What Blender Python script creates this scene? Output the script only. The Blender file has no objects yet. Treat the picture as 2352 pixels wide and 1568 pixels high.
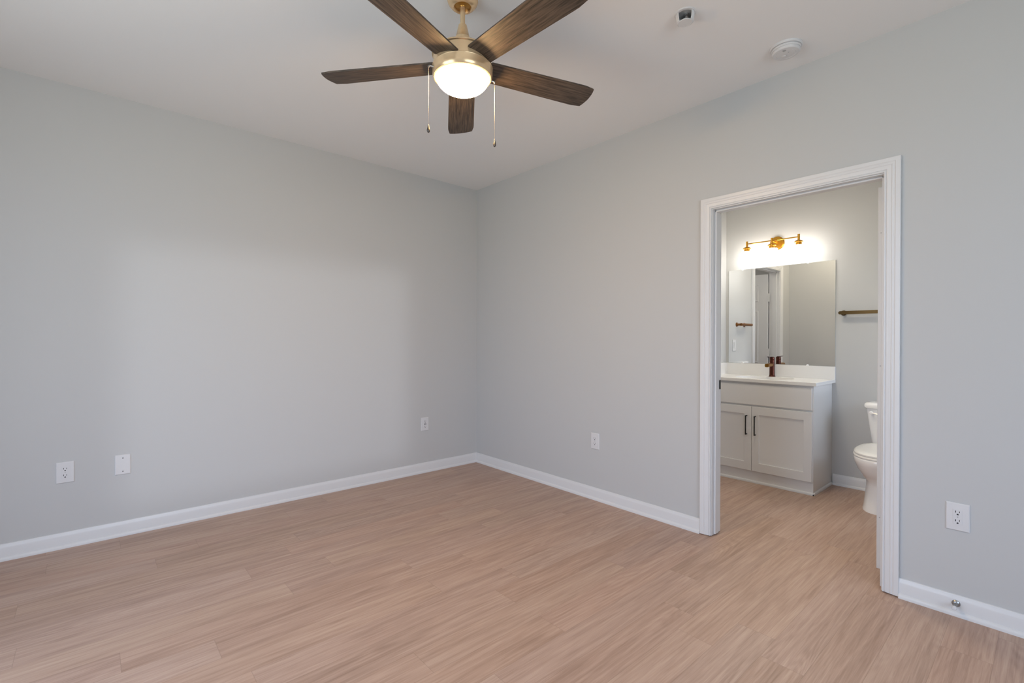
import bpy, bmesh, math, random
from mathutils import Vector, Matrix

PI = math.pi
sc = bpy.context.scene
col = sc.collection
random.seed(7)

# ---------------------------------------------------------------- camera
FOC, YAW, PITCH, ROLL = 1096.90022, 0.849334345, -0.00471132753, 0.00197531543
CAM = Vector((-2.92686066, -3.86988933, 1.23862835))
fw = Vector((math.cos(YAW) * math.cos(PITCH), math.sin(YAW) * math.cos(PITCH), math.sin(PITCH)))
rt0 = Vector((math.sin(YAW), -math.cos(YAW), 0))
up0 = rt0.cross(fw)
rt = math.cos(ROLL) * rt0 + math.sin(ROLL) * up0
up = -math.sin(ROLL) * rt0 + math.cos(ROLL) * up0
cd = bpy.data.cameras.new('camera')
cam = bpy.data.objects.new('camera', cd)
col.objects.link(cam)
cd.sensor_width = 36.0
cd.lens = FOC * 36.0 / 2352.0
cd.clip_start = 0.02
m3 = Matrix((rt, up, -fw)).transposed()
cam.matrix_world = Matrix.Translation(CAM) @ m3.to_4x4()
sc.camera = cam

# ---------------------------------------------------------------- view, world, daylight
sc.view_settings.view_transform = 'Standard'
sc.view_settings.look = 'None'
sc.view_settings.gamma = 1.0
sc.view_settings.use_curve_mapping = False
sc.view_settings.exposure = 0.0
sc.cycles.max_bounces = 14
sc.cycles.diffuse_bounces = 8
sc.cycles.sample_clamp_indirect = 8.0

H = 2.743                      # ceiling height
XL, YB = -4.10, -5.60          # far walls behind the camera
BX, BYL, BYR = 1.85, -1.69, -3.80   # bathroom: vanity wall, left wall, right wall
WT = 0.12

SKY_S = 4.4
w = bpy.data.worlds.new('sky')
sc.world = w
w.use_nodes = True
nt = w.node_tree
bg = nt.nodes['Background']
tc = nt.nodes.new('ShaderNodeTexCoord')
sx = nt.nodes.new('ShaderNodeSeparateXYZ')
rp = nt.nodes.new('ShaderNodeValToRGB')
rp.color_ramp.elements[0].position = 0.48
rp.color_ramp.elements[0].color = (0.77, 0.88, 0.92, 1)
rp.color_ramp.elements[1].position = 0.53
rp.color_ramp.elements[1].color = (0.87, 1.08, 1.42, 1)
mp = nt.nodes.new('ShaderNodeMath')
mp.operation = 'MULTIPLY_ADD'
mp.inputs[1].default_value = 0.5
mp.inputs[2].default_value = 0.5
nt.links.new(tc.outputs['Generated'], sx.inputs[0])
nt.links.new(sx.outputs['Z'], mp.inputs[0])
nt.links.new(mp.outputs[0], rp.inputs[0])
nt.links.new(rp.outputs[0], bg.inputs[0])
bg.inputs[1].default_value = SKY_S

WIN_L = (-3.15, -1.35, 0.25, 2.45)      # window in the wall at XL: y0, y1, z0, z1
WIN_B = (-3.42, -1.30, 0.70, 2.50)      # window in the wall at YB: x0, x1, z0, z1


def portal(name, loc, rot, sx_, sy_):
    d = bpy.data.lights.new(name, 'AREA')
    d.shape = 'RECTANGLE'
    d.size, d.size_y = sx_, sy_
    d.cycles.is_portal = True
    o = bpy.data.objects.new(name, d)
    o.location = loc
    o.rotation_euler = rot
    col.objects.link(o)
    return o


portal('window_daylight', (XL - 0.05, (WIN_L[0] + WIN_L[1]) / 2, (WIN_L[2] + WIN_L[3]) / 2), (PI / 2, 0, -PI / 2),
       WIN_L[1] - WIN_L[0], WIN_L[3] - WIN_L[2])
portal('window_daylight', ((WIN_B[0] + WIN_B[1]) / 2, YB - 0.05, (WIN_B[2] + WIN_B[3]) / 2), (PI / 2, 0, 0),
       WIN_B[1] - WIN_B[0], WIN_B[3] - WIN_B[2])

# low hazy sun from behind the camera, through the rear window
sn = bpy.data.lights.new('low_sun', 'SUN')
sn.energy = 0.33
sn.angle = math.radians(2.6)
sn.color = (0.96, 1.0, 1.10)
sno = bpy.data.objects.new('low_sun', sn)
sno.rotation_euler = Vector((0.10, 1.0, -0.105)).to_track_quat('-Z', 'Y').to_euler()
sno.location = (-4.5, -9.0, 3.0)
col.objects.link(sno)

FAN_E = (126.0, 80.0, 36.0)      # radiance of the lit fan globe
VAN_E = (19.0, 18.2, 17.0)      # radiance of the lit vanity shades

# unseen fill light added below the bathroom ceiling to brighten the bathroom
bl_ = bpy.data.lights.new('bathroom_fill_light', 'AREA')
bl_.shape = 'DISK'
bl_.size = 0.30
bl_.energy = 13.5
bl_.color = (1.0, 0.87, 0.66)
blo = bpy.data.objects.new('bathroom_fill_light', bl_)
blo.location = (0.55, -2.40, H - 0.03)
col.objects.link(blo)
# and the lamp of the closet beside the bathroom
cl_ = bpy.data.lights.new('closet_ceiling_lamp', 'AREA')
cl_.shape = 'DISK'
cl_.size = 0.25
cl_.energy = 7.0
cl_.color = (1.0, 0.92, 0.82)
clo = bpy.data.objects.new('closet_ceiling_lamp', cl_)
clo.location = (1.25, -0.95, H - 0.03)
col.objects.link(clo)


# ---------------------------------------------------------------- mesh helpers
class MB:
    def __init__(s):
        s.bm = bmesh.new()

    def box(s, x0, x1, y0, y1, z0, z1, bev=0.0, seg=1):
        if x0 > x1: x0, x1 = x1, x0
        if y0 > y1: y0, y1 = y1, y0
        if z0 > z1: z0, z1 = z1, z0
        r = bmesh.ops.create_cube(s.bm, size=1.0)
        for v in r['verts']:
            v.co = Vector(((v.co.x + .5) * (x1 - x0) + x0, (v.co.y + .5) * (y1 - y0) + y0, (v.co.z + .5) * (z1 - z0) + z0))
        if bev:
            es = list({e for v in r['verts'] for e in v.link_edges})
            bmesh.ops.bevel(s.bm, geom=es, offset=bev, segments=seg, profile=0.5, affect='EDGES')
        return s

    def loft(s, rings, cap0=True, cap1=True, closed=True):
        """rings: lists of points of the same length"""
        vr = [[s.bm.verts.new(p) for p in r] for r in rings]
        n = len(vr[0])
        for a, b in zip(vr[:-1], vr[1:]):
            for i in range(n if closed else n - 1):
                j = (i + 1) % n
                try:
                    s.bm.faces.new((a[i], a[j], b[j], b[i]))
                except ValueError:
                    pass
        if cap0 and closed:
            s.bm.faces.new(list(reversed(vr[0])))
        if cap1 and closed:
            s.bm.faces.new(vr[-1])
        return s

    def lathe(s, prof, n=48, c=(0, 0, 0), ax='z', a0=0.0, a1=2 * PI):
        """prof: list of (r, h) along the axis"""
        full = abs(a1 - a0 - 2 * PI) < 1e-6
        cnt = n if full else n + 1
        rings = []
        for r, h in prof:
            ring = []
            for i in range(cnt):
                a = a0 + (a1 - a0) * i / n
                p = (max(r, 1e-5) * math.cos(a), max(r, 1e-5) * math.sin(a), h)
                if ax == 'x': p = (p[2], p[0], p[1])
                if ax == 'y': p = (p[1], p[2], p[0])
                ring.append((p[0] + c[0], p[1] + c[1], p[2] + c[2]))
            rings.append(ring)
        s.loft(rings, full, full, full)
        return s

    def tube(s, pts, r, n=12, caps=True):
        pts = [Vector(p) for p in pts]
        rings = []
        prev = None
        for i, p in enumerate(pts):
            if i == 0: t = pts[1] - p
            elif i == len(pts) - 1: t = p - pts[i - 1]
            else: t = (pts[i + 1] - p).normalized() + (p - pts[i - 1]).normalized()
            t.normalize()
            if prev is None:
                ref = Vector((0, 0, 1)) if abs(t.z) < .9 else Vector((1, 0, 0))
                u = t.cross(ref).normalized()
            else:
                u = (prev - t * prev.dot(t)).normalized()
            prev = u
            v = t.cross(u)
            rr = r[i] if isinstance(r, (list, tuple)) else r
            rings.append([p + rr * (math.cos(2 * PI * k / n) * u + math.sin(2 * PI * k / n) * v) for k in range(n)])
        s.loft(rings, caps, caps)
        return s

    def prism(s, poly, d0, d1, ax='x'):
        """extrude a 2-D polygon along an axis. ax x: poly=(y,z); y: (x,z); z: (x,y)"""
        def P(q, d):
            if ax == 'x': return (d, q[0], q[1])
            if ax == 'y': return (q[0], d, q[1])
            return (q[0], q[1], d)
        s.loft([[P(q, d0) for q in poly], [P(q, d1) for q in poly]])
        return s

    def build(s, name, mat, parent=None, ang=32, loc=None):
        bmesh.ops.recalc_face_normals(s.bm, faces=s.bm.faces)
        lim = math.radians(ang)
        for f in s.bm.faces: f.smooth = True
        for e in s.bm.edges:
            if len(e.link_faces) == 2:
                e.smooth = e.calc_face_angle(0) < lim
            else:
                e.smooth = False
        me = bpy.data.meshes.new(name)
        s.bm.to_mesh(me)
        s.bm.free()
        me.materials.append(mat)
        o = bpy.data.objects.new(name, me)
        col.objects.link(o)
        if parent is not None: o.parent = parent
        if loc is not None: o.location = loc
        return o


def empty(name, loc=(0, 0, 0), label=None, cat=None, group=None):
    o = bpy.data.objects.new(name, None)
    o.empty_display_size = 0.05
    o.location = loc
    col.objects.link(o)
    if label: o['label'] = label
    if cat: o['category'] = cat
    if group: o['group'] = group
    return o


def struct(o):
    o['kind'] = 'structure'
    return o


def copy_tree(o, parent=None):
    c = o.copy()
    col.objects.link(c)
    if parent is not None: c.parent = parent
    for ch in list(o.children): copy_tree(ch, c)
    return c


# ---------------------------------------------------------------- materials
def mat(name, color, rough=0.5, metal=0.0, spec=0.5, emit=None, bump=None, coat=0.0):
    m = bpy.data.materials.new(name)
    m.use_nodes = True
    b = m.node_tree.nodes['Principled BSDF']
    b.inputs['Base Color'].default_value = (*color, 1)
    b.inputs['Roughness'].default_value = rough
    b.inputs['Metallic'].default_value = metal
    b.inputs['Specular IOR Level'].default_value = spec
    b.inputs['Coat Weight'].default_value = coat
    if emit:
        mx = max(emit)
        b.inputs['Emission Color'].default_value = (emit[0] / mx, emit[1] / mx, emit[2] / mx, 1)
        b.inputs['Emission Strength'].default_value = mx
    if bump:
        n = m.node_tree.nodes
        t = n.new('ShaderNodeTexCoord')
        no = n.new('ShaderNodeTexNoise')
        no.inputs['Scale'].default_value = bump[0]
        no.inputs['Detail'].default_value = 3
        bp = n.new('ShaderNodeBump')
        bp.inputs['Strength'].default_value = bump[1]
        bp.inputs['Distance'].default_value = 0.002
        m.node_tree.links.new(t.outputs['Object'], no.inputs['Vector'])
        m.node_tree.links.new(no.outputs['Fac'], bp.inputs['Height'])
        m.node_tree.links.new(bp.outputs[0], b.inputs['Normal'])
    return m


def srgb(r, g, b):
    def f(c):
        c /= 255.0
        return c / 12.92 if c <= .04045 else ((c + .055) / 1.055) ** 2.4
    return (f(r), f(g), f(b))


M_WALL = mat('wall_paint', (0.52, 0.523, 0.518), 0.62, spec=0.3, bump=(260, 0.06))
M_CEIL = mat('ceiling_paint', (0.82, 0.82, 0.815), 0.9, spec=0.2, bump=(180, 0.08))
M_TRIM = mat('trim_paint', (0.68, 0.68, 0.682), 0.32, spec=0.45)
M_PLATE = mat('white_plastic', (0.66, 0.66, 0.665), 0.3)
M_SLOT = mat('slot_black', (0.012, 0.012, 0.013), 0.6)
M_SCREW = mat('painted_screw', (0.42, 0.42, 0.42), 0.4, 0.3)
M_DARKSCREW = mat('dark_screw', (0.09, 0.09, 0.09), 0.4, 0.5)
M_NICKEL = mat('brushed_nickel', (0.38, 0.375, 0.37), 0.3, 1.0)
M_FAN = mat('champagne_metal', (0.82, 0.60, 0.36), 0.24, 0.6)
M_FANIN = mat('dark_gold_metal', (0.50, 0.26, 0.06), 0.35, 0.8)
M_GLOBE = mat('lit_opal_glass', (0.9, 0.85, 0.8), 0.4, emit=FAN_E)
M_CHAIN = mat('chain_metal', (0.42, 0.41, 0.40), 0.3, 0.9)
M_PEND = mat('pendant_pewter', (0.11, 0.095, 0.085), 0.35, 0.8)
M_CAB = mat('cabinet_paint', (0.72, 0.715, 0.71), 0.4)
M_QUARTZ = mat('white_quartz', (0.78, 0.775, 0.765), 0.25)
M_CHINA = mat('vitreous_china', (0.88, 0.875, 0.865), 0.1, coat=0.3)
M_SEAT = mat('seat_plastic', (0.86, 0.85, 0.82), 0.22)
M_BLACK = mat('matte_black', (0.008, 0.008, 0.008), 0.45)
M_BRONZE = mat('dark_bronze', (0.085, 0.022, 0.012), 0.25, 0.7)
M_GOLD = mat('aged_brass', (0.62, 0.33, 0.05), 0.28, 1.0)
M_SPOUT = mat('bronze_spout', (0.30, 0.14, 0.025), 0.28, 0.9)
M_BAR = mat('bronze_bar', (0.085, 0.052, 0.018), 0.32, 0.85)
M_CUPBAR = mat('copper_bronze', (0.24, 0.10, 0.03), 0.3, 0.8)
M_MIRROR = mat('silvered_glass', (0.93, 0.94, 0.94), 0.0, 1.0)
M_EDGE = mat('glass_edge', (0.42, 0.44, 0.43), 0.3)
M_CLIP = mat('clear_clip', (0.85, 0.86, 0.87), 0.15)
M_SHADE = mat('lit_vanity_glass', (0.9, 0.9, 0.88), 0.3, emit=VAN_E)
M_WINFRAME = mat('window_vinyl', (0.8, 0.8, 0.8), 0.35)


def floor_material():
    m = bpy.data.materials.new('vinyl_plank_floor')
    m.use_nodes = True
    nt = m.node_tree
    N, L = nt.nodes, nt.links
    b = N['Principled BSDF']

    def math_(op, a=None, b_=None, c=None):
        n = N.new('ShaderNodeMath')
        n.operation = op
        for i, v in enumerate((a, b_, c)):
            if v is None: continue
            if isinstance(v, (int, float)): n.inputs[i].default_value = v
            else: L.new(v, n.inputs[i])
        return n.outputs[0]

    def comb(x, y, z=0.0):
        n = N.new('ShaderNodeCombineXYZ')
        for i, v in enumerate((x, y, z)):
            if isinstance(v, (int, float)): n.inputs[i].default_value = v
            else: L.new(v, n.inputs[i])
        return n.outputs[0]

    def noise(vec, scale, detail, rough=0.5, dist=0.0):
        n = N.new('ShaderNodeTexNoise')
        n.inputs['Scale'].default_value = scale
        n.inputs['Detail'].default_value = detail
        n.inputs['Roughness'].default_value = rough
        n.inputs['Distortion'].default_value = dist
        L.new(vec, n.inputs['Vector'])
        return n.outputs['Fac']

    def white(vec):
        n = N.new('ShaderNodeTexWhiteNoise')
        n.noise_dimensions = '3D'
        L.new(vec, n.inputs['Vector'])
        return n

    def mix(f, a, c, mode='MIX'):
        n = N.new('ShaderNodeMix')
        n.data_type = 'RGBA'
        n.blend_type = mode
        n.clamp_factor = True
        if isinstance(f, (int, float)): n.inputs[0].default_value = f
        else: L.new(f, n.inputs[0])
        for i, v in ((6, a), (7, c)):
            if isinstance(v, tuple): n.inputs[i].default_value = (*v, 1)
            else: L.new(v, n.inputs[i])
        return n.outputs[2]

    def ramp(f, *stops):
        n = N.new('ShaderNodeMapRange')
        n.clamp = True
        for i, v in enumerate(stops): n.inputs[i + 1].default_value = v
        L.new(f, n.inputs[0])
        return n.outputs[0]

    t = N.new('ShaderNodeTexCoord')
    s = N.new('ShaderNodeSeparateXYZ')
    L.new(t.outputs['Object'], s.inputs[0])
    X, Y = s.outputs[0], s.outputs[1]
    PW, PL = 0.152, 1.22
    v = math_('DIVIDE', math_('ADD', Y, 1.44 + PW * 40), PW)
    row = math_('FLOOR', v)
    fv = math_('FRACT', v)
    wr = white(comb(row, 3.7, 1.1))
    u = math_('ADD', math_('DIVIDE', math_('ADD', X, 20.0), PL), math_('MULTIPLY', wr.outputs['Value'], 7.0))
    pi_ = math_('FLOOR', u)
    fu = math_('FRACT', u)
    wp = white(comb(row, pi_, 0.5))
    cs = N.new('ShaderNodeSeparateColor')
    L.new(wp.outputs['Color'], cs.inputs[0])
    r1, r2, r3 = cs.outputs
    # per-plank shifted coordinates
    px = math_('ADD', X, math_('MULTIPLY', r1, 37.0))
    py = math_('ADD', Y, math_('MULTIPLY', r2, 23.0))
    # long soft figure along the plank
    soft = noise(comb(math_('MULTIPLY', px, 1.7), math_('MULTIPLY', py, 17.0), r3), 1.0, 4, 0.55, 0.9)
    streak = noise(comb(math_('MULTIPLY', px, 3.0), math_('MULTIPLY', py, 85.0), r3), 1.0, 5, 0.6, 0.5)
    fine = noise(comb(math_('MULTIPLY', px, 10.0), math_('MULTIPLY', py, 420.0), r3), 1.0, 3, 0.6)
    # cathedral figure: contour lines of a stretched noise
    cath = noise(comb(math_('MULTIPLY', px, 0.95), math_('MULTIPLY', py, 8.5), r3), 1.0, 1.5, 0.4, 0.2)
    lines = math_('SINE', math_('MULTIPLY', cath, 150.0))
    lmask = ramp(noise(comb(math_('MULTIPLY', px, 0.9), math_('MULTIPLY', py, 7.0), 5.0), 1.0, 2), 0.5, 0.68, 0.0, 1.0)
    lines = math_('MULTIPLY', lines, lmask)
    knot = ramp(noise(comb(math_('MULTIPLY', px, 2.2), math_('MULTIPLY', py, 13.0), 9.0), 1.0, 2.5), 0.66, 0.80, 0.0, 1.0)

    base = (0.425, 0.291, 0.224)
    light = (0.575, 0.425, 0.340)
    dark = (0.250, 0.158, 0.116)
    g = math_('ADD', math_('MULTIPLY', math_('SUBTRACT', soft, 0.5), 1.5), math_('MULTIPLY', math_('SUBTRACT', streak, 0.5), 1.75))
    g = math_('ADD', g, math_('MULTIPLY', math_('SUBTRACT', fine, 0.5), 0.9))
    g = math_('ADD', g, math_('MULTIPLY', lines, 0.16))
    g = math_('ADD', g, math_('MULTIPLY', math_('SUBTRACT', r1, 0.5), 0.26))
    g = math_('SUBTRACT', g, math_('MULTIPLY', knot, 0.45))
    c1 = mix(ramp(g, 0.0, 1.0, 0.0, 1.0), base, light)
    c2 = mix(ramp(g, 0.0, -1.0, 0.0, 1.0), c1, dark)
    # slight hue wander from plank to plank
    hs = N.new('ShaderNodeHueSaturation')
    L.new(ramp(r2, 0.0, 1.0, 0.498, 0.503), hs.inputs['Hue'])
    L.new(ramp(r3, 0.0, 1.0, 0.95, 1.05), hs.inputs['Saturation'])
    L.new(c2, hs.inputs['Color'])
    # seams
    d1 = math_('MULTIPLY', math_('MINIMUM', fv, math_('SUBTRACT', 1.0, fv)), PW)
    d2 = math_('MULTIPLY', math_('MINIMUM', fu, math_('SUBTRACT', 1.0, fu)), PL)
    dm = math_('MINIMUM', d1, d2)
    seam = ramp(dm, 0.0003, 0.0012, 0.32, 0.0)
    c3 = mix(seam, hs.outputs['Color'], (0.10, 0.055, 0.035))
    L.new(c3, b.inputs['Base Color'])
    L.new(ramp(streak, 0.2, 0.8, 0.46, 0.36), b.inputs['Roughness'])
    b.inputs['Specular IOR Level'].default_value = 0.35
    bp = N.new('ShaderNodeBump')
    bp.inputs['Strength'].default_value = 0.12
    bp.inputs['Distance'].default_value = 0.0008
    hgt = math_('SUBTRACT', math_('ADD', streak, math_('MULTIPLY', fine, 0.5)), math_('MULTIPLY', seam, 2.0))
    L.new(hgt, bp.inputs['Height'])
    L.new(bp.outputs[0], b.inputs['Normal'])
    return m


def blade_material():
    m = bpy.data.materials.new('weathered_wood_blade')
    m.use_nodes = True
    N, L = m.node_tree.nodes, m.node_tree.links
    b = N['Principled BSDF']
    t = N.new('ShaderNodeTexCoord')
    mp_ = N.new('ShaderNodeMapping')
    mp_.inputs['Scale'].default_value = (7.0, 130.0, 5.0)
    L.new(t.outputs['Object'], mp_.inputs[0])
    n1 = N.new('ShaderNodeTexNoise')
    n1.inputs['Scale'].default_value = 1.0
    n1.inputs['Detail'].default_value = 6
    n1.inputs['Roughness'].default_value = 0.65
    n1.inputs['Distortion'].default_value = 0.5
    L.new(mp_.outputs[0], n1.inputs['Vector'])
    cr = N.new('ShaderNodeValToRGB')
    cr.color_ramp.elements[0].position = 0.34
    cr.color_ramp.elements[0].color = (0.020, 0.015, 0.012, 1)
    cr.color_ramp.elements[1].position = 0.68
    cr.color_ramp.elements[1].color = (0.140, 0.100, 0.072, 1)
    L.new(n1.outputs['Fac'], cr.inputs[0])
    L.new(cr.outputs[0], b.inputs['Base Color'])
    b.inputs['Roughness'].default_value = 0.5
    b.inputs['Specular IOR Level'].default_value = 0.4
    return m


M_FLOOR = floor_material()
M_BLADE = blade_material()

# ---------------------------------------------------------------- room shell
CASY = (-2.4465, -3.3085)       # jamb faces of the bathroom doorway (y)
DZ = 2.0545                     # head jamb underside
struct(MB().box(XL - .2, 2.2, YB - .2, .3, -0.12, 0.0).build('floor', M_FLOOR))
struct(MB().box(XL - .2, 2.2, YB - .2, .3, H, H + 0.12).build('ceiling', M_CEIL))
struct(MB().box(XL - .15, 2.0, 0.0, 0.15, 0, H).build('wall_left', M_WALL))
JT = 0.019                      # jamb thickness
wr = MB()
wr.box(0, WT, CASY[0] + JT, 0, 0, H)
wr.box(0, WT, YB - .15, CASY[1] - JT, 0, H)
wr.box(0, WT, CASY[1] - JT, CASY[0] + JT, DZ + JT, H)
struct(wr.build('wall_right', M_WALL))
# wall behind the camera and wall opposite the doorway, each with a window
wl = MB()
wl.box(XL - .15, XL, YB - .15, WIN_L[0], 0, H)
wl.box(XL - .15, XL, WIN_L[1], 0, 0, H)
wl.box(XL - .15, XL, WIN_L[0], WIN_L[1], 0, WIN_L[2])
wl.box(XL - .15, XL, WIN_L[0], WIN_L[1], WIN_L[3], H)
struct(wl.build('wall_window_side', M_WALL))
wb = MB()
wb.box(XL, WIN_B[0], YB - .15, YB, 0, H)
wb.box(WIN_B[1], 0, YB - .15, YB, 0, H)
wb.box(WIN_B[0], WIN_B[1], YB - .15, YB, 0, WIN_B[2])
wb.box(WIN_B[0], WIN_B[1], YB - .15, YB, WIN_B[3], H)
struct(wb.build('wall_rear', M_WALL))
# bathroom and the closet beside it
CLX = (0.4375, 1.157)           # closet doorway jamb faces (x)
struct(MB().box(BX, BX + .15, BYR - .12, 0.15, 0, H).build('wall_vanity_side', M_WALL))
bl = MB()
bl.box(WT, CLX[0] - JT, BYL, BYL + .114, 0, H)
bl.box(CLX[1] + JT, BX, BYL, BYL + .114, 0, H)
bl.box(CLX[0] - JT, CLX[1] + JT, BYL, BYL + .114, DZ + JT, H)
struct(bl.build('wall_bathroom_left', M_WALL))
WIN_FILL = (1.08, 1.78, 0.90, 1.85)        # unseen window added to brighten the cabinet side: x0, x1, z0, z1
wq = MB()
wq.box(WT, WIN_FILL[0], BYR - .12, BYR, 0, H)
wq.box(WIN_FILL[1], BX, BYR - .12, BYR, 0, H)
wq.box(WIN_FILL[0], WIN_FILL[1], BYR - .12, BYR, 0, WIN_FILL[2])
wq.box(WIN_FILL[0], WIN_FILL[1], BYR - .12, BYR, WIN_FILL[3], H)
struct(wq.build('wall_bathroom_right', M_WALL))
wf = MB()
for a, b_ in ((WIN_FILL[0], WIN_FILL[0] + .04), (WIN_FILL[1] - .04, WIN_FILL[1])): wf.box(a, b_, BYR - .10, BYR - .05, WIN_FILL[2], WIN_FILL[3])
for a, b_ in ((WIN_FILL[2], WIN_FILL[2] + .04), (WIN_FILL[3] - .04, WIN_FILL[3])): wf.box(WIN_FILL[0], WIN_FILL[1], BYR - .10, BYR - .05, a, b_)
struct(wf.build('fill_window', M_WINFRAME))
portal('window_daylight', ((WIN_FILL[0] + WIN_FILL[1]) / 2, BYR - .03, (WIN_FILL[2] + WIN_FILL[3]) / 2), (PI / 2, 0, 0), WIN_FILL[1] - WIN_FILL[0], WIN_FILL[3] - WIN_FILL[2])  # portal of the added bathroom window

# windows behind the camera: vinyl frames set in the openings
wf = MB()
y0, y1, z0, z1 = WIN_L
ym = (y0 + y1) / 2
for a, b_ in ((y0, y0 + .05), (y1 - .05, y1), (ym - .035, ym + .035)): wf.box(XL - .12, XL - .06, a, b_, z0, z1)
for a, b_ in ((z0, z0 + .05), (z1 - .05, z1), ((z0 + z1) / 2 - .02, (z0 + z1) / 2 + .02)): wf.box(XL - .12, XL - .06, y0, y1, a, b_)
w1 = struct(wf.build('window_1', M_WINFRAME))
MB().box(XL - .10, XL + .03, y0 - .05, y1 + .05, z0 - .022, z0 - .002).build('window_sill', M_TRIM, w1)
wf = MB()
x0, x1, z0, z1 = WIN_B
xm = (x0 + x1) / 2
for a, b_ in ((x0, x0 + .05), (x1 - .05, x1)): wf.box(a, b_, YB - .12, YB - .06, z0, z1)
for a, b_ in ((z0, z0 + .05), (z1 - .05, z1)): wf.box(x0, x1, YB - .12, YB - .06, a, b_)
w2 = struct(wf.build('window_2', M_WINFRAME))
MB().box(x0 - .05, x1 + .05, YB - .10, YB + .03, z0 - .022, z0 - .002).build('window_sill', M_TRIM, w2)

# ---------------------------------------------------------------- baseboards
BASE = [(0, 0), (.0125, 0), (.0125, .066), (.0115, .070), (.0112, .076), (.0085, .080), (.0075, .087), (.006, .091), (.003, .092), (0, .092)]
SHOE = [(.0125, 0), (.0235, 0), (.0235, .010), (.0215, .016), (.0175, .0205), (.0125, .022)]


def base_y(name, xs, ya, yb, sgn):
    """board on a wall x = xs running in y; sgn: direction it stands out"""
    q = [(xs + sgn * t, z) for t, z in BASE]
    o = struct(MB().prism(q, ya, yb, 'y').build(name, M_TRIM))
    q = [(xs + sgn * t, z) for t, z in SHOE]
    MB().prism(q, ya, yb, 'y').build('shoe_molding', M_TRIM, o)


def base_x(name, ys, xa, xb, sgn):
    q = [(ys + sgn * t, z) for t, z in BASE]
    o = struct(MB().prism(q, xa, xb, 'x').build(name, M_TRIM))
    q = [(ys + sgn * t, z) for t, z in SHOE]
    MB().prism(q, xa, xb, 'x').build('shoe_molding', M_TRIM, o)


CW = 0.066                      # casing width
CI = (-2.4425, -3.3125)         # inner casing edges (y)
CZ = 2.0595
base_x('baseboard_left', 0.0, XL, 0.0, -1)
base_y('baseboard_right', 0.0, CI[0] + CW, 0.0, -1)
base_y('baseboard_right_near', 0.0, YB, CI[1] - CW, -1)
base_y('baseboard_window_side', XL, YB, 0.0, 1)
base_x('baseboard_rear', YB, XL, 0.0, 1)
base_y('baseboard_vanity_side', BX, BYR, -2.617, -1)
base_y('baseboard_bathroom_door_side', WT, BYL, CI[0] + CW, 1)
base_y('baseboard_bathroom_corner', WT, BYR, CI[1] - CW, 1)

# ---------------------------------------------------------------- door frames
CAS = [(0, 0), (0, .009), (.002, .011), (.006, .011), (.008, .0095), (.009, .0075), (.011, .0075), (.012, .0105), (.015, .0115),
       (.024, .0115), (.027, .0125), (.030, .0125), (.033, .0145), (.037, .015), (.040, .0140), (.043, .0142), (.047, .0165),
       (.060, .0175), (.064, .0175), (.066, .0160), (.066, 0)]


def casing(name, axis, wallpos, sgn, a, b_, top, z0=0.005, parent=None):
    """three-sided mitred casing; a > b are the inner edges along the wall"""
    m = MB()
    rings = []
    for st in range(4):
        ring = []
        for u, t in CAS:
            if st == 0: p, z = a + u, z0
            elif st == 1: p, z = a + u, top + u
            elif st == 2: p, z = b_ - u, top + u
            else: p, z = b_ - u, z0
            d = wallpos + sgn * t
            ring.append((d, p, z) if axis == 'x' else (p, d, z))
        rings.append(ring)
    m.loft(rings)
    o = m.build(name, M_TRIM, parent, ang=20)
    return o


t1 = struct(casing('trim_1', 'x', 0.0, -1, CI[0], CI[1], CZ))
casing('casing', 'x', WT, 1, CI[0], CI[1], CZ, parent=t1)
j = MB()
j.box(0, WT, CASY[0], CASY[0] + JT, 0.004, DZ)
j.box(0, WT, CASY[1] - JT, CASY[1], 0.004, DZ)
j.box(0, WT, CASY[1] - JT, CASY[0] + JT, DZ, DZ + JT)
j.build('jamb', M_TRIM, t1)
st = MB()
ST0, ST1, STT = 0.030, 0.076, 0.011
st.box(ST0, ST1, CASY[0] - STT, CASY[0], 0.008, DZ, .002)
st.box(ST0, ST1, CASY[1], CASY[1] + STT, 0.008, DZ, .002)
st.box(ST0, ST1, CASY[1] + .001, CASY[0] - .001, DZ - STT, DZ, .002)
st.build('door_stop_strip', M_TRIM, t1)
sp = MB().box(.080, .118, CASY[0] - .0015, CASY[0] + .001, 0.92, 0.98, .0005)
sp.box(.0765, .084, CASY[0] - .0155, CASY[0] - .001, 0.930, 0.976, .001)
o = sp.build('strike_plate', M_BLACK, t1)
o['label'] = 'black metal strike plate'

t2 = struct(casing('trim_2', 'y', BYL, -1, CLX[1] + .005, CLX[0] - .005, CZ))
j = MB()
j.box(CLX[0] - JT, CLX[0], BYL, BYL + .114, 0.004, DZ)
j.box(CLX[1], CLX[1] + JT, BYL, BYL + .114, 0.004, DZ)
j.box(CLX[0] - JT, CLX[1] + JT, BYL, BYL + .114, DZ, DZ + JT)
j.build('jamb', M_TRIM, t2)
st = MB()
st.box(CLX[0], CLX[0] + STT, BYL + .03, BYL + .076, 0.008, DZ)
st.box(CLX[1] - STT, CLX[1], BYL + .03, BYL + .076, 0.008, DZ)
st.box(CLX[0], CLX[1], BYL + .03, BYL + .076, DZ - STT, DZ)
st.build('door_stop_strip', M_TRIM, t2)


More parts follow.
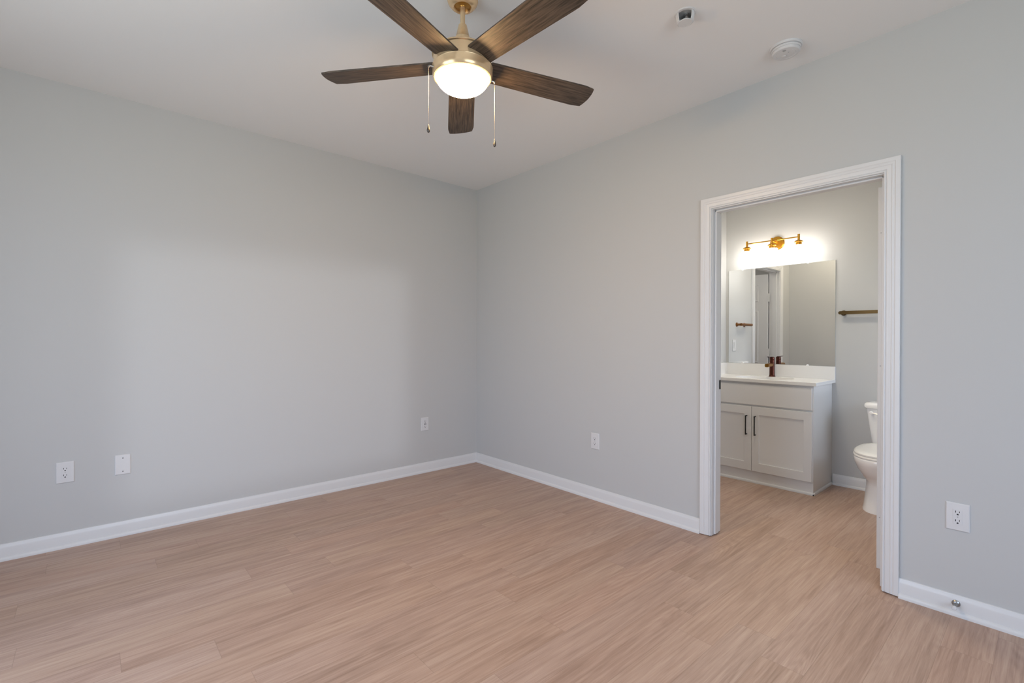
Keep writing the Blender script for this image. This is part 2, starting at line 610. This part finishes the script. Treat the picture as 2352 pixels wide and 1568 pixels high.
# ---------------------------------------------------------------- panel doors
def door_slab(W, T, z0, z1):
    """six-panel slab in local space: x 0..W, y -T/2..T/2"""
    m = MB()
    m.box(0, W, -T / 2, T / 2, z0, z1, .0015)
    hh = z1 - z0
    xs = [(.11, W / 2 - .05), (W / 2 + .05, W - .11)]
    zs = [(z0 + .20, z0 + .20 + .28 * hh), (z0 + .20 + .28 * hh + .17, z1 - .44), (z1 - .33, z1 - .12)]
    for xa, xb in xs:
        for za, zb in zs:
            for sg in (-1, 1):
                y = sg * T / 2
                def ring(ins, d):
                    yy = y + sg * d
                    return [(xa + ins, yy, za + ins), (xb - ins, yy, za + ins), (xb - ins, yy, zb - ins), (xa + ins, yy, zb - ins)]
                m.loft([ring(0, -.001), ring(.006, .0045), ring(.014, .0045), ring(.020, .0008), ring(.040, .004)], False, True)
    return m


def hinge_leaf(parent, x, y0, y1, z0, z1, sgn):
    """leaf let into a door edge that faces -x"""
    m = MB()
    r = .012
    poly = [(y0, z0), (y0, z1), (y1 - r, z1)]
    for k in range(6):
        a = PI / 2 * (1 - k / 5)
        poly.append((y1 - r + r * math.cos(a), z1 - r + r * math.sin(a)))
    for k in range(6):
        a = -PI / 2 * k / 5
        poly.append((y1 - r + r * math.cos(a), z0 + r + r * math.sin(a)))
    m.prism(poly, x - .0012, x + .0005, 'x')
    h = m.build('hinge', M_TRIM, parent, ang=25)
    s = MB()
    dz = (z1 - z0)
    for fy, fz in ((.50, .84), (.20, .5), (.50, .16)):
        yy = y0 + (y1 - y0) * (1 - fy)
        s.lathe([(.0032, -.0016), (.0032, -.0009), (.0012, -.0009)], 12, (x, yy, z0 + fz * dz), 'x')
    s.build('screw', M_SCREW, h)
    k = MB().lathe([(.006, z0), (.006, z1)], 14, (x - .006, y0 - .004, 0), 'z')
    k.build('barrel', M_TRIM, h)
    return h


DX = 0.139                      # face of the open bathroom door's hinge edge
dm = door_slab(.835, .035, 0.052, 2.030)
d1 = struct(dm.build('door_1', M_TRIM, ang=20))
d1.location = (DX, -3.2785, 0)
for za, zb in ((1.742, 1.842), (1.054, 1.154), (0.268, 0.370)):
    hinge_leaf(d1, 0.0, -.0175, .010, za, zb, 1)
kb = MB()
for sg in (-1, 1):
    kb.lathe([(.030, .0175), (.030, .022), (.012, .024), (.011, .045), (.022, .050), (.027, .060), (.022, .070), (.001, .072)] if sg > 0 else
             [(.030, -.0175), (.030, -.022), (.012, -.024), (.011, -.045), (.022, -.050), (.027, -.060), (.022, -.070), (.001, -.072)], 20, (.775, 0, .95), 'y')
kb.build('door_knob', M_BAR, d1)

# closet door in the bathroom's left wall, standing open into the closet (seen in the mirror)
dm = door_slab(.705, .035, 0.02, 2.035)
d2 = struct(dm.build('door_2', M_TRIM, ang=20))
d2.rotation_euler = (0, 0, PI / 2)
d2.location = (CLX[0] - .006, BYL + .124, 0)
for za, zb in ((1.70, 1.80), (1.03, 1.13), (0.25, 0.35)):
    MB().box(-.018, .004, -.0215, -.0165, za, zb).build('hinge', M_TRIM, d2)

# ---------------------------------------------------------------- outlets and plates
def receptacle(m_parent, z, usb=False):
    """local frame: plate in x (width) / z, facing -y"""
    r = MB()
    pts = []
    for k in range(24):
        a = 2 * PI * k / 24
        pts.append((max(-.0135, min(.0135, .0175 * math.cos(a))), z + max(-.0145, min(.0145, .0160 * math.sin(a)))))
    r.prism(pts, -.0075, -.004, 'y')
    rc = r.build('receptacle', M_PLATE, m_parent)
    MB().box(-.0078, -.0052, -.0078, -.0070, z - .0005, z + .0085).build('slot', M_SLOT, rc)
    MB().box(.0052, .0074, -.0078, -.0070, z + .0005, z + .0078).build('slot', M_SLOT, rc)
    g = MB()
    q = [(.0032 * math.cos(PI * k / 8), z - .0080 + .0040 * math.sin(PI * k / 8)) for k in range(9)] + [(-.0032, z - .0105), (.0032, z - .0105)]
    g.prism(q, -.0078, -.0070, 'y')
    g.build('ground_hole', M_SLOT, rc)


def plate_mesh(W, Hh):
    m = MB()
    def ring(ins, y):
        a, b_ = W / 2 - ins, Hh / 2 - ins
        return [(-a, y, -b_), (a, y, -b_), (a, y, b_), (-a, y, b_)]
    m.loft([ring(0, 0), ring(0, -.0025), ring(.0012, -.0045), ring(.004, -.0058), ring(.008, -.0060)], True, True)
    return m


def outlet(loc, rz, label, W=.0805, Hh=.1235, kind='outlet'):
    t = empty('wall_outlet', loc, label, 'outlet', 'wall outlets')
    t.rotation_euler = (0, 0, rz)
    plate_mesh(W, Hh).build('cover_plate', M_PLATE, t, ang=8)
    MB().box(-.0165, .0165, -.0068, -.0055, -.0335, .0335, .0004).build('insert_frame', M_PLATE, t)
    if kind == 'outlet':
        receptacle(t, .0195)
        receptacle(t, -.0195)
    else:
        receptacle(t, .0245)
        receptacle(t, -.0245)
        for sx_ in (-1, 1):
            MB().box(sx_ * .0065 - .0026, sx_ * .0065 + .0026, -.0078, -.0066, -.0065, .0065).build('charging_port', M_SLOT, t)
    MB().lathe([(.0025, -.0069), (.0025, -.0060)], 12, (0, 0, 0), 'y').build('screw', M_SCREW, t)
    return t


outlet((-3.047, 0, .4455), 0, 'white duplex wall outlet on the left wall, left of the blank plate')
outlet((-.602, 0, .449), 0, 'white outlet with charging ports on the left wall, close to the room corner', kind='ports')
outlet((0, -1.522, .4515), -PI / 2, 'white duplex wall outlet on the right wall between the room corner and the bathroom doorway')
outlet((0, -3.585, .4435), -PI / 2, 'white duplex wall outlet right of the bathroom doorway, above the door stop')
t = empty('blank_wall_plate', (-2.782, 0, .4465), 'blank white cover plate with two dark screws on the left wall', 'wall plate')
plate_mesh(.0775, .1235).build('cover_plate', M_PLATE, t, ang=8)
for z in (.0415, -.0415):
    m = MB()
    m.lathe([(.0052, -.0058), (.0052, -.0070), (.0042, -.0074), (.0001, -.0074)], 16, (0, 0, z), 'y')
    s_ = m.build('screw', M_PLATE, t)
    MB().lathe([(.0034, -.0078), (.0034, -.0070)], 12, (0, 0, z), 'y').build('screw_head', M_DARKSCREW, s_)

# ---------------------------------------------------------------- door stop on the baseboard
t = empty('door_stop', (-.0125, -3.582, .056), 'short metal door stop screwed into the baseboard under the outlet near the doorway', 'door stop')
MB().lathe([(.015, 0), (.015, -.003), (.011, -.007), (.0065, -.009)], 20, (0, 0, 0), 'x').build('flange', M_NICKEL, t)
rod = MB()
rod.lathe([(.0062, -.008)] + [(.0062 + .0010 * (k % 2), -.010 - .0022 * k) for k in range(18)] + [(.0062, -.050)], 16, (0, 0, 0), 'x')
rod.build('spring_rod', M_NICKEL, t)
MB().lathe([(.0072, -.050), (.0086, -.051), (.0086, -.060), (.0065, -.063), (.0001, -.0635)], 18, (0, 0, 0), 'x').build('rubber_tip', M_PLATE, t)

# ---------------------------------------------------------------- ceiling devices
t = empty('smoke_detector', (-.246, -2.950, H), 'round white smoke detector on the ceiling near the right wall', 'smoke detector')
MB().lathe([(.0735, 0), (.0735, -.009), (.0715, -.0115), (.066, -.012)], 64).build('mounting_base', M_PLATE, t)
b = MB()
b.lathe([(.064, -.010), (.064, -.014), (.0675, -.0145), (.0675, -.021), (.066, -.023), (.0625, -.0235), (.0625, -.0265), (.065, -.028),
         (.063, -.032), (.059, -.0360), (.046, -.0375), (.044, -.0360), (.042, -.0375), (.0001, -.0385)], 64)
b.build('housing', M_PLATE, t)
MB().lathe([(.011, -.038), (.011, -.0405), (.009, -.0415), (.0001, -.0415)], 24, (.012, .012, 0)).build('test_button', M_PLATE, t)
v = MB()
for k in range(4): v.box(-.046 + .004 * k, -.0445 + .004 * k, -.012, .002, -.0388, -.0370)
v.build('vent_slot', M_SCREW, t)
MB().lathe([(.0030, -.038), (.0030, -.0398), (.0001, -.0398)], 12, (-.012, -.016, 0)).build('indicator_light', M_SCREW, t)

t = empty('fire_sprinkler', (-.868, -2.735, H), 'small white sprinkler with a cut-open dark cup on the ceiling, left of the smoke detector', 'sprinkler')
MB().lathe([(.0475, 0), (.0475, -.002), (.044, -.0045), (.034, -.005), (.034, 0)], 48).build('escutcheon', M_PLATE, t)
# cup wall, open over the sector that faces the room's near side
ang_c = math.atan2(CAM.y + 2.735, CAM.x + .868)
c_ = MB()
a0, a1 = ang_c + math.radians(46), ang_c - math.radians(46) + 2 * PI
prof = [(.041, -.003), (.040, -.020), (.037, -.040), (.030, -.044), (.030, -.0425), (.0345, -.0385), (.0375, -.020), (.0385, -.003)]
n = 40
rings = []
for i in range(n + 1):
    a = a0 + (a1 - a0) * i / n
    rings.append([(r * math.cos(a), r * math.sin(a), h) for r, h in prof])
c_.loft(rings)
c_.build('cup', M_PLATE, t)
MB().lathe([(.030, -.0435), (.030, -.0405), (.001, -.0405), (.001, -.0435)], 40).build('cap_plate', M_PLATE, t)
MB().lathe([(.033, -.0040), (.033, -.0030), (.001, -.0030)], 32).build('recess', M_SCREW, t)
bd = MB()
bd.lathe([(.012, -.003), (.012, -.012), (.008, -.014), (.008, -.022), (.013, -.024), (.013, -.028), (.005, -.029), (.005, -.036), (.0001, -.036)], 20, (.004, -.004, 0))
bd.build('nozzle', M_NICKEL, t)

# ---------------------------------------------------------------- ceiling fan
FC = (-1.6886, -2.1265)
fan = empty('ceiling_fan', (FC[0], FC[1], H), 'five-blade ceiling fan with dark wood blades and a glowing bowl light', 'ceiling fan')


def zf(z): return z - H


MB().lathe([(.068, 0), (.068, -.006), (.064, -.016), (.053, -.029), (.047, -.034), (.0435, -.0355), (.042, -.036), (.0385, -.0340), (.037, -.030), (.036, -.010)], 48).build('canopy', M_FAN, fan)
MB().lathe([(.0375, zf(2.7165)), (.030, zf(2.7150)), (.014, zf(2.7115)), (.0125, zf(2.7085))], 40).build('hanger_plate', M_FANIN, fan)
MB().lathe([(.0110, zf(2.715)), (.0110, zf(2.610))], 24).build('downrod', M_FAN, fan)
MB().lathe([(.0112, zf(2.631)), (.0185, zf(2.630)), (.0195, zf(2.626)), (.0315, zf(2.575)), (.0335, zf(2.573)), (.0345, zf(2.566)), (.0335, zf(2.560)),
            (.036, zf(2.558)), (.036, zf(2.500))], 36).build('coupling_cover', M_FAN, fan)
RH = .1325
MB().lathe([(.036, zf(2.512)), (.080, zf(2.508)), (.118, zf(2.504)), (.130, zf(2.501)), (.1345, zf(2.497)), (.1345, zf(2.4925)), (.1290, zf(2.489)),
            (.1285, zf(2.452)), (.1285, zf(2.435)), (.10, zf(2.433))], 72).build('motor_housing', M_FAN, fan)
kit = MB()
kit.lathe([(.118, zf(2.440)), (.1335, zf(2.4395)), (.1345, zf(2.4375)), (.1335, zf(2.4345)), (.1330, zf(2.412)), (.1315, zf(2.401)), (.127, zf(2.3945)), (.1215, zf(2.3925)),
           (.1185, zf(2.3945)), (.1165, zf(2.400))], 72)
kit.build('light_kit', M_FAN, fan)
gl = []
for k in range(13):
    a = PI / 2 * k / 12
    gl.append((.1160 * math.cos(a), zf(2.3955) - .066 * math.sin(a)))
gb = MB().lathe([(.1160, zf(2.402))] + gl, 64).build('light_bowl', M_GLOBE, fan)

TH0 = 0.9687
PITCHB = 0.1666
droop = {0: -.012, 1: .010, 2: 0.0, 3: 0.0, 4: -.002}


def blade_bm():
    m = MB()
    rows = []
    T = .0065
    NS = 40
    r0, r1 = .118, .660
    outl = []
    for i in range(NS + 1):
        s = i / NS
        r = r0 + (r1 - .055 - r0) * s
        hw = .0615 + (.0725 - .0615) * min(1, s * 1.05)
        outl.append((r, hw))
    left = [(r, hw) for r, hw in outl]
    # rounded end: arc from the left corner to the right corner, left corner a little longer
    tip = []
    for i in range(1, 20):
        a = i / 20
        y = .0725 * (1 - 2 * a)
        # quarter-ish rounding of the corners with a shallow bow
        e = abs(1 - 2 * a)
        x = r1 + .004 - .014 * e ** 2 - .003 * (max(0, e - .92) / .08) ** 2
        tip.append((x, y))
    right = [(r, -hw) for r, hw in reversed(outl)]
    poly = left + tip + right
    top = [(x, y, T / 2) for x, y in poly]
    bot = [(x, y, -T / 2) for x, y in poly]
    ins = .0012
    m.loft([bot, top])
    return m


b0 = blade_bm().build('blade', M_BLADE, fan, ang=40)
for k in range(5):
    o = b0 if k == 0 else b0.copy()
    if k:
        col.objects.link(o)
        o.parent = fan
    a = TH0 + k * 2 * PI / 5
    dr = droop.get(k, 0.0)
    o.matrix_local = (Matrix.Translation((0, 0, zf(2.4525))) @ Matrix.Rotation(a, 4, 'Z') @ Matrix.Rotation(-dr / .6, 4, 'Y')
                      @ Matrix.Rotation(-PITCHB, 4, 'X'))
r2 = Vector((math.sin(YAW), -math.cos(YAW), 0))
f2 = Vector((math.cos(YAW), math.sin(YAW), 0))
for sg, zt, zp in ((-1, 2.4135, 2.160), (1, 2.4135, 2.152)):
    p = sg * (.140 * r2 + .066 * f2)
    dv = p.normalized()
    ch = MB()
    ch.tube([dv * .128 + Vector((0, 0, zf(zt + .002))), dv * .150 + Vector((0, 0, zf(zt + .002))), p + Vector((0, 0, zf(zt - .004)))], .0042, 10)
    zc = zt - .006
    nb = int((zc - zp) / .0046)
    for i in range(nb):
        bmesh.ops.create_icosphere(ch.bm, subdivisions=1, radius=.0013, matrix=Matrix.Translation((p.x, p.y, zf(zc - i * .0046))))
    ch.tube([(p.x, p.y, zf(zc)), (p.x, p.y, zf(zp))], .0006, 6)
    c = ch.build('pull_chain', M_CHAIN, fan)
    MB().lathe([(.0008, .004), (.0022, .001), (.0030, -.004), (.0058, -.016), (.0070, -.022), (.0062, -.028), (.0035, -.032), (.0001, -.0335)], 20,
               (p.x, p.y, zf(zp))).build('pendant', M_PEND, c)

# ---------------------------------------------------------------- vanity
VR = -2.606                     # right side of the cabinet
VF = 1.376                      # face-frame plane
van = empty('vanity_cabinet', (1.6, (BYL + VR) / 2, 0), 'white two-door bathroom vanity cabinet with black bar handles', 'cabinet')


def vp(o):
    o.matrix_parent_inverse = Matrix.Translation(-van.location)
    return o


bd = MB()
bd.box(VF + .0012, BX - .0005, VR + .0004, VR + .016, 0.0, .8715)
bd.box(VF + .002, BX - .0005, BYL - .018, BYL - .0025, 0, .8715)
bd.box(VF + .003, BX - .003, VR + .012, BYL - .004, .10, .118)
bd.box(BX - .012, BX - .002, VR + .012, BYL - .004, .05, .872)
# face frame
bd.box(VF, VF + .019, VR, VR + .038, .096, .872)
bd.box(VF, VF + .019, BYL - .040, BYL - .002, .096, .872)
bd.box(VF + .0003, VF + .018, VR + .03, BYL - .03, .835, .8718)
bd.box(VF + .0003, VF + .018, VR + .03, BYL - .03, .645, .690)
bd.box(VF + .0003, VF + .018, VR + .03, BYL - .03, .0965, .130)
vp(bd.build('body', M_CAB, van))
vp(MB().box(VF, VF + .016, VR - .001, BYL - .002, 0, .097).build('toe_board', M_CAB, van))
sh = MB()
sh.prism([(VF - t + .0125, z) for t, z in SHOE], VR - .012, BYL - .002, 'y')
sh.prism([(VR - t + .0125, z) for t, z in SHOE], VF - .011, BX - .0005, 'x')
vp(sh.build('shoe_molding', M_TRIM, van))
DF = 1.358                      # front of doors
vp(MB().box(DF, VF, -2.598, BYL - .012, .677, .853, .002).build('drawer_front', M_CAB, van))


def shaker(ya, yb, z0, z1):
    m = MB()
    rw = .058
    yc0, yc1 = ya + rw, yb - rw
    zc0, zc1 = z0 + .072, z1 - .068

    def ring(y_0, y_1, z_0, z_1, x): return [(x, y_0, z_0), (x, y_1, z_0), (x, y_1, z_1), (x, y_0, z_1)]
    m.loft([ring(ya, yb, z0, z1, VF), ring(ya, yb, z0, z1, DF + .0015), ring(ya + .0015, yb - .0015, z0 + .0015, z1 - .0015, DF),
            ring(yc0, yc1, zc0, zc1, DF), ring(yc0 + .002, yc1 - .002, zc0 + .002, zc1 - .002, DF + .0075),
            ring(yc0 + .004, yc1 - .004, zc0 + .004, zc1 - .004, DF + .008)])
    return m


for ya, yb, yh in ((-2.600, -2.1395, -2.1725), (-2.1360, BYL - .012, -2.1000)):
    dr_ = vp(shaker(ya, yb, .105, .662).build('cabinet_door', M_CAB, van, ang=15))
    h = MB()
    h.box(DF - .032, DF - .024, yh - .004, yh + .004, .416, .583, .0008)
    for zz in (.416, .575): h.box(DF - .030, DF + .001, yh - .004, yh + .004, zz, zz + .008, .0008)
    ho = h.build('handle', M_BLACK, dr_)
    ho['label'] = 'black bar handle'

top = empty('countertop', (1.6, -2.16, .873), 'white bathroom countertop with backsplash and sunken sink on the vanity cabinet', 'countertop')


def tp(o):
    o.matrix_parent_inverse = Matrix.Translation(-top.location)
    return o


CX0, CX1, CY0, CY1 = 1.345, BX, -2.632, BYL
SCX, SCY, SRX, SRY = 1.580, -2.155, .155, .235
slab = MB()
NSEG = 64


def sup(a, rx, ry, n=2.6):
    c, s = math.cos(a), math.sin(a)
    return (SCX + rx * math.copysign(abs(c) ** (2 / n), c), SCY + ry * math.copysign(abs(s) ** (2 / n), s))


def rect(a, x0, x1, y0, y1):
    c, s = math.cos(a), math.sin(a)
    tx = ((x1 - SCX) if c > 0 else (x0 - SCX)) / c if abs(c) > 1e-9 else 1e9
    ty = ((y1 - SCY) if s > 0 else (y0 - SCY)) / s if abs(s) > 1e-9 else 1e9
    tt = min(tx, ty)
    return (SCX + tt * c, SCY + tt * s)


angs = sorted([2 * PI * k / NSEG for k in range(NSEG)] + [math.atan2(y - SCY, x - SCX) % (2 * PI) for x in (CX0, CX1) for y in (CY0, CY1)])
rc = [rect(a, CX0, CX1, CY0, CY1) for a in angs]
ra = [rect(a, CX0 + .002, CX1, CY0 + .002, CY1) for a in angs]
el = [sup(a, SRX, SRY) for a in angs]
slab.loft([[(x, y, .873) for x, y in el], [(x, y, .873) for x, y in rc], [(x, y, .898) for x, y in rc], [(x, y, .900) for x, y in ra],
           [(x, y, .900) for x, y in el], [(x, y, .873) for x, y in el]], False, False)
tp(slab.build('slab', M_QUARTZ, top, ang=20))
bw = MB()
bw.loft([[(*sup(a, SRX + .004, SRY + .004), .872) for a in angs], [(*sup(a, SRX - .006, SRY - .006), .84) for a in angs], [(*sup(a, SRX - .03, SRY - .03), .775) for a in angs],
         [(*sup(a, SRX - .07, SRY - .08), .752) for a in angs], [(*sup(a, .03, .03, 2), .746) for a in angs]], False, True)
tp(bw.build('sink_basin', M_CHINA, top, ang=50))
tp(MB().box(BX - .020, BX, CY0, CY1, .900, 1.010, .0012).build('backsplash', M_QUARTZ, top))
tp(MB().box(CX0 + .006, BX - .0195, BYL - .020, BYL, .900, 1.010, .0012).build('side_splash', M_QUARTZ, top))

fa = empty('faucet', (1.768, -2.1535, .9002), 'tall dark bronze single-hole faucet on the white countertop', 'faucet')
MB().lathe([(.0285, 0), (.0285, .003), (.0255, .007), (.0235, .012), (.0225, .016)], 32).build('base_ring', M_BRONZE, fa)
MB().lathe([(.0225, .012), (.0215, .050), (.0210, .140), (.0212, .146), (.0205, .1475), (.0205, .1495), (.0212, .151), (.0212, .176), (.0195, .179), (.0001, .179)], 32).build('body', M_BRONZE, fa)
so = MB()
so.loft([[(x, .0165 * math.copysign(abs(math.cos(a)) ** .6, math.cos(a)), zc + .0155 * math.copysign(abs(math.sin(a)) ** .6, math.sin(a))) for a in [2 * PI * k / 24 for k in range(24)]]
         for x, zc in ((-.012, .1085), (-.060, .1085), (-.118, .1065), (-.124, .1055))])
so.build('spout', M_SPOUT, fa)
le = MB()
le.loft([[(x, y, z) for y, z in ((-hw, z0_), (hw, z0_), (hw, z0_ + .005), (-hw, z0_ + .005))] for x, hw, z0_ in ((.012, .009, .1785), (-.02, .009, .1785), (-.070, .0075, .180), (-.095, .0065, .181))])
le.build('lever_handle', M_BRONZE, fa)

mr = empty('wall_mirror', (BX, -2.174, 1.468), 'frameless rectangular bathroom mirror above the vanity countertop', 'mirror')
MB().box(-.0060, -.0010, -2.6290 + 2.174, -1.7200 + 2.174, 1.0135 - 1.468, 1.9215 - 1.468).build('glass', M_MIRROR, mr)
MB().box(-.0056, -.0004, -2.6305 + 2.174, -1.7185 + 2.174, 1.0120 - 1.468, 1.9230 - 1.468).build('edge_band', M_EDGE, mr)
for yy, zz in ((-1.855, .4545), (-2.420, .4545), (-1.855, -.4555), (-2.420, -.4555)):
    cl = MB()
    cl.lathe([(.0085, -.0105), (.0105, -.009), (.0105, -.0003)], 16, (0, yy + 2.174, zz + (.002 if zz > 0 else -.0003)), 'x')
    cl.build('clip', M_CLIP, mr)

# ---------------------------------------------------------------- vanity light
vl = empty('vanity_light', (BX, -2.169, 2.132), 'three-lamp brass vanity light glowing above the mirror', 'wall light')
LX = -.142                      # lamps stand out from the wall
MB().lathe([(.062, 0), (.062, -.010), (.058, -.014), (.055, -.014), (.053, -.020), (.0001, -.022)], 48, (0, .004, 0), 'x').build('backplate', M_GOLD, vl)
MB().tube([(-.018, 0, .006), (LX, 0, .006)], .009, 16).build('arm', M_GOLD, vl)
MB().tube([(LX, -.220, .006), (LX, .220, .006)], .0052, 16).build('crossbar', M_GOLD, vl)
for i, dy in enumerate((-.2195, 0, .2195)):
    ss = MB()
    ss.lathe([(.0092, .030), (.0092, -.020), (.014, -.022), (.027, -.027), (.035, -.036), (.0355, -.041), (.027, -.042)], 28, (LX, dy, 0))
    s0 = ss.build('lamp_holder', M_GOLD, vl)
    MB().lathe([(.0235, -.040), (.0235, -.066), (.010, -.066)], 28, (LX, dy, 0)).build('socket_ring', M_GOLD, s0)
    gs = MB()
    gs.lathe([(.024, -.064), (.046, -.068), (.048, -.075), (.048, -.170), (.046, -.176), (.0001, -.178)], 36, (LX, dy, 0))
    gs.build('glass_shade', M_SHADE, s0)

# ---------------------------------------------------------------- towel bars
tb = empty('towel_bar', (BX, -2.70, 1.4655), 'long dark bronze towel bar on the wall right of the mirror', 'towel bar')
for yy in (.010, -.61):
    MB().lathe([(.022, 0), (.022, -.006), (.020, -.009), (.014, -.014), (.0125, -.045), (.0125, -.060)], 28, (0, yy, 0), 'x').build('post', M_BAR, tb)
rb = MB()
rb.prism([(.020 + .0138 * math.cos(a), .0138 * math.sin(a)) for a in [-PI / 2 + PI * k / 14 for k in range(15)]]
         + [(-.622 - .0138 * math.cos(a), .0138 * math.sin(a)) for a in [PI / 2 - PI * k / 14 for k in range(15)]], -.070, -.052, 'x')
rb.build('bar', M_BAR, tb)

hb = empty('hand_towel_bar', (1.508, BYL, 1.395), 'short copper-brown towel bar on the bathroom side wall, seen in the mirror', 'towel bar')
for xx in (-.09, .09):
    MB().lathe([(.022, 0), (.022, -.006), (.012, -.009), (.0115, -.042)], 24, (xx, 0, 0), 'y').build('post', M_CUPBAR, hb)
MB().tube([(-.165, -.046, 0), (.092, -.046, 0)], .0145, 20).build('bar', M_CUPBAR, hb)

sw = empty('light_switch', (1.655, BYL, 1.180), 'white rocker light switch on the bathroom side wall, seen in the mirror', 'light switch')
plate_mesh(.072, .117).build('cover_plate', M_PLATE, sw, ang=8)
MB().box(-.0165, .0165, -.0095, -.005, -.033, .033, .001).build('rocker', M_PLATE, sw)

# ---------------------------------------------------------------- toilet
TY = -3.058
to = empty('toilet', (1.48, TY, 0), 'white two-piece toilet with closed lid, half hidden behind the open door', 'toilet')


def tl(o):
    o.matrix_parent_inverse = Matrix.Translation(-to.location)
    return o


def rrect(cx, cy, hx, hy, z, n=3.5, N_=40, front=None):
    pts = []
    for k in range(N_):
        a = 2 * PI * k / N_
        c, s = math.cos(a), math.sin(a)
        pts.append((cx + hx * math.copysign(abs(c) ** (2 / n), c), cy + hy * math.copysign(abs(s) ** (2 / n), s), z))
    return pts


def egg(xb, xf, hw, z, N_=48, p=2.25):
    """elongated plan: back at xb (towards +x), tip at xf"""
    cx = xb - (xb - xf) * .42
    pts = []
    for k in range(N_):
        a = 2 * PI * k / N_
        c, s = math.cos(a), math.sin(a)
        rx = (xb - cx) if c > 0 else (cx - xf)
        pw = 3.0 if c > 0 else p
        pts.append((cx + rx * math.copysign(abs(c) ** (2 / pw), c), TY + hw * math.copysign(abs(s) ** (2 / pw), s), z))
    return pts


tk = MB()
tk.loft([rrect(1.735, TY, .080, .128, .405), rrect(1.733, TY, .086, .140, .43), rrect(1.728, TY, .094, .156, .55), rrect(1.725, TY, .100, .174, .695), rrect(1.725, TY, .1005, .175, .705)])
tl(tk.build('tank', M_CHINA, to, ang=50))
ld = MB()
ld.loft([rrect(1.725, TY, .106, .182, .703), rrect(1.725, TY, .112, .188, .707), rrect(1.725, TY, .113, .190, .720), rrect(1.725, TY, .110, .187, .735), rrect(1.725, TY, .098, .176, .745), rrect(1.725, TY, .070, .145, .748)])
tl(ld.build('tank_lid', M_CHINA, to, ang=50))
fl = MB()
fl.lathe([(.014, 0), (.014, -.012), (.009, -.016), (.0001, -.016)], 20, (1.626, TY + .128, .672), 'x')
fl.tube([(1.614, TY + .130, .672), (1.611, TY + .098, .669), (1.611, TY + .070, .664)], [.0055, .005, .0065], 10)
tl(fl.build('flush_lever', M_CHINA, to))
bo = MB()
bo.loft([egg(1.64, 1.235, .132, .0, p=2.6), egg(1.64, 1.236, .132, .012, p=2.6), egg(1.64, 1.242, .127, .030, p=2.6), egg(1.63, 1.252, .121, .10, p=2.5), egg(1.63, 1.262, .116, .17, p=2.4),
         egg(1.63, 1.262, .116, .215, p=2.3), egg(1.65, 1.205, .142, .258), egg(1.68, 1.160, .165, .305), egg(1.70, 1.135, .178, .345), egg(1.71, 1.125, .184, .365), egg(1.71, 1.122, .185, .392),
         egg(1.71, 1.126, .182, .398)])
tl(bo.build('bowl', M_CHINA, to, ang=60))
dk = MB().loft([rrect(1.715, TY, .095, .120, .33), rrect(1.715, TY, .105, .165, .375), rrect(1.715, TY, .108, .170, .398), rrect(1.715, TY, .104, .166, .404)])
tl(dk.build('deck', M_CHINA, to, ang=50))
se = MB().loft([egg(1.655, 1.130, .180, .400), egg(1.655, 1.126, .183, .404), egg(1.655, 1.126, .183, .412), egg(1.655, 1.130, .179, .416)])
tl(se.build('seat', M_SEAT, to, ang=50))
li = MB().loft([egg(1.655, 1.134, .177, .4175), egg(1.655, 1.131, .180, .421), egg(1.655, 1.132, .179, .430), egg(1.650, 1.145, .168, .438), egg(1.63, 1.19, .130, .442), egg(1.56, 1.29, .060, .4435)])
tl(li.build('seat_lid', M_SEAT, to, ang=50))
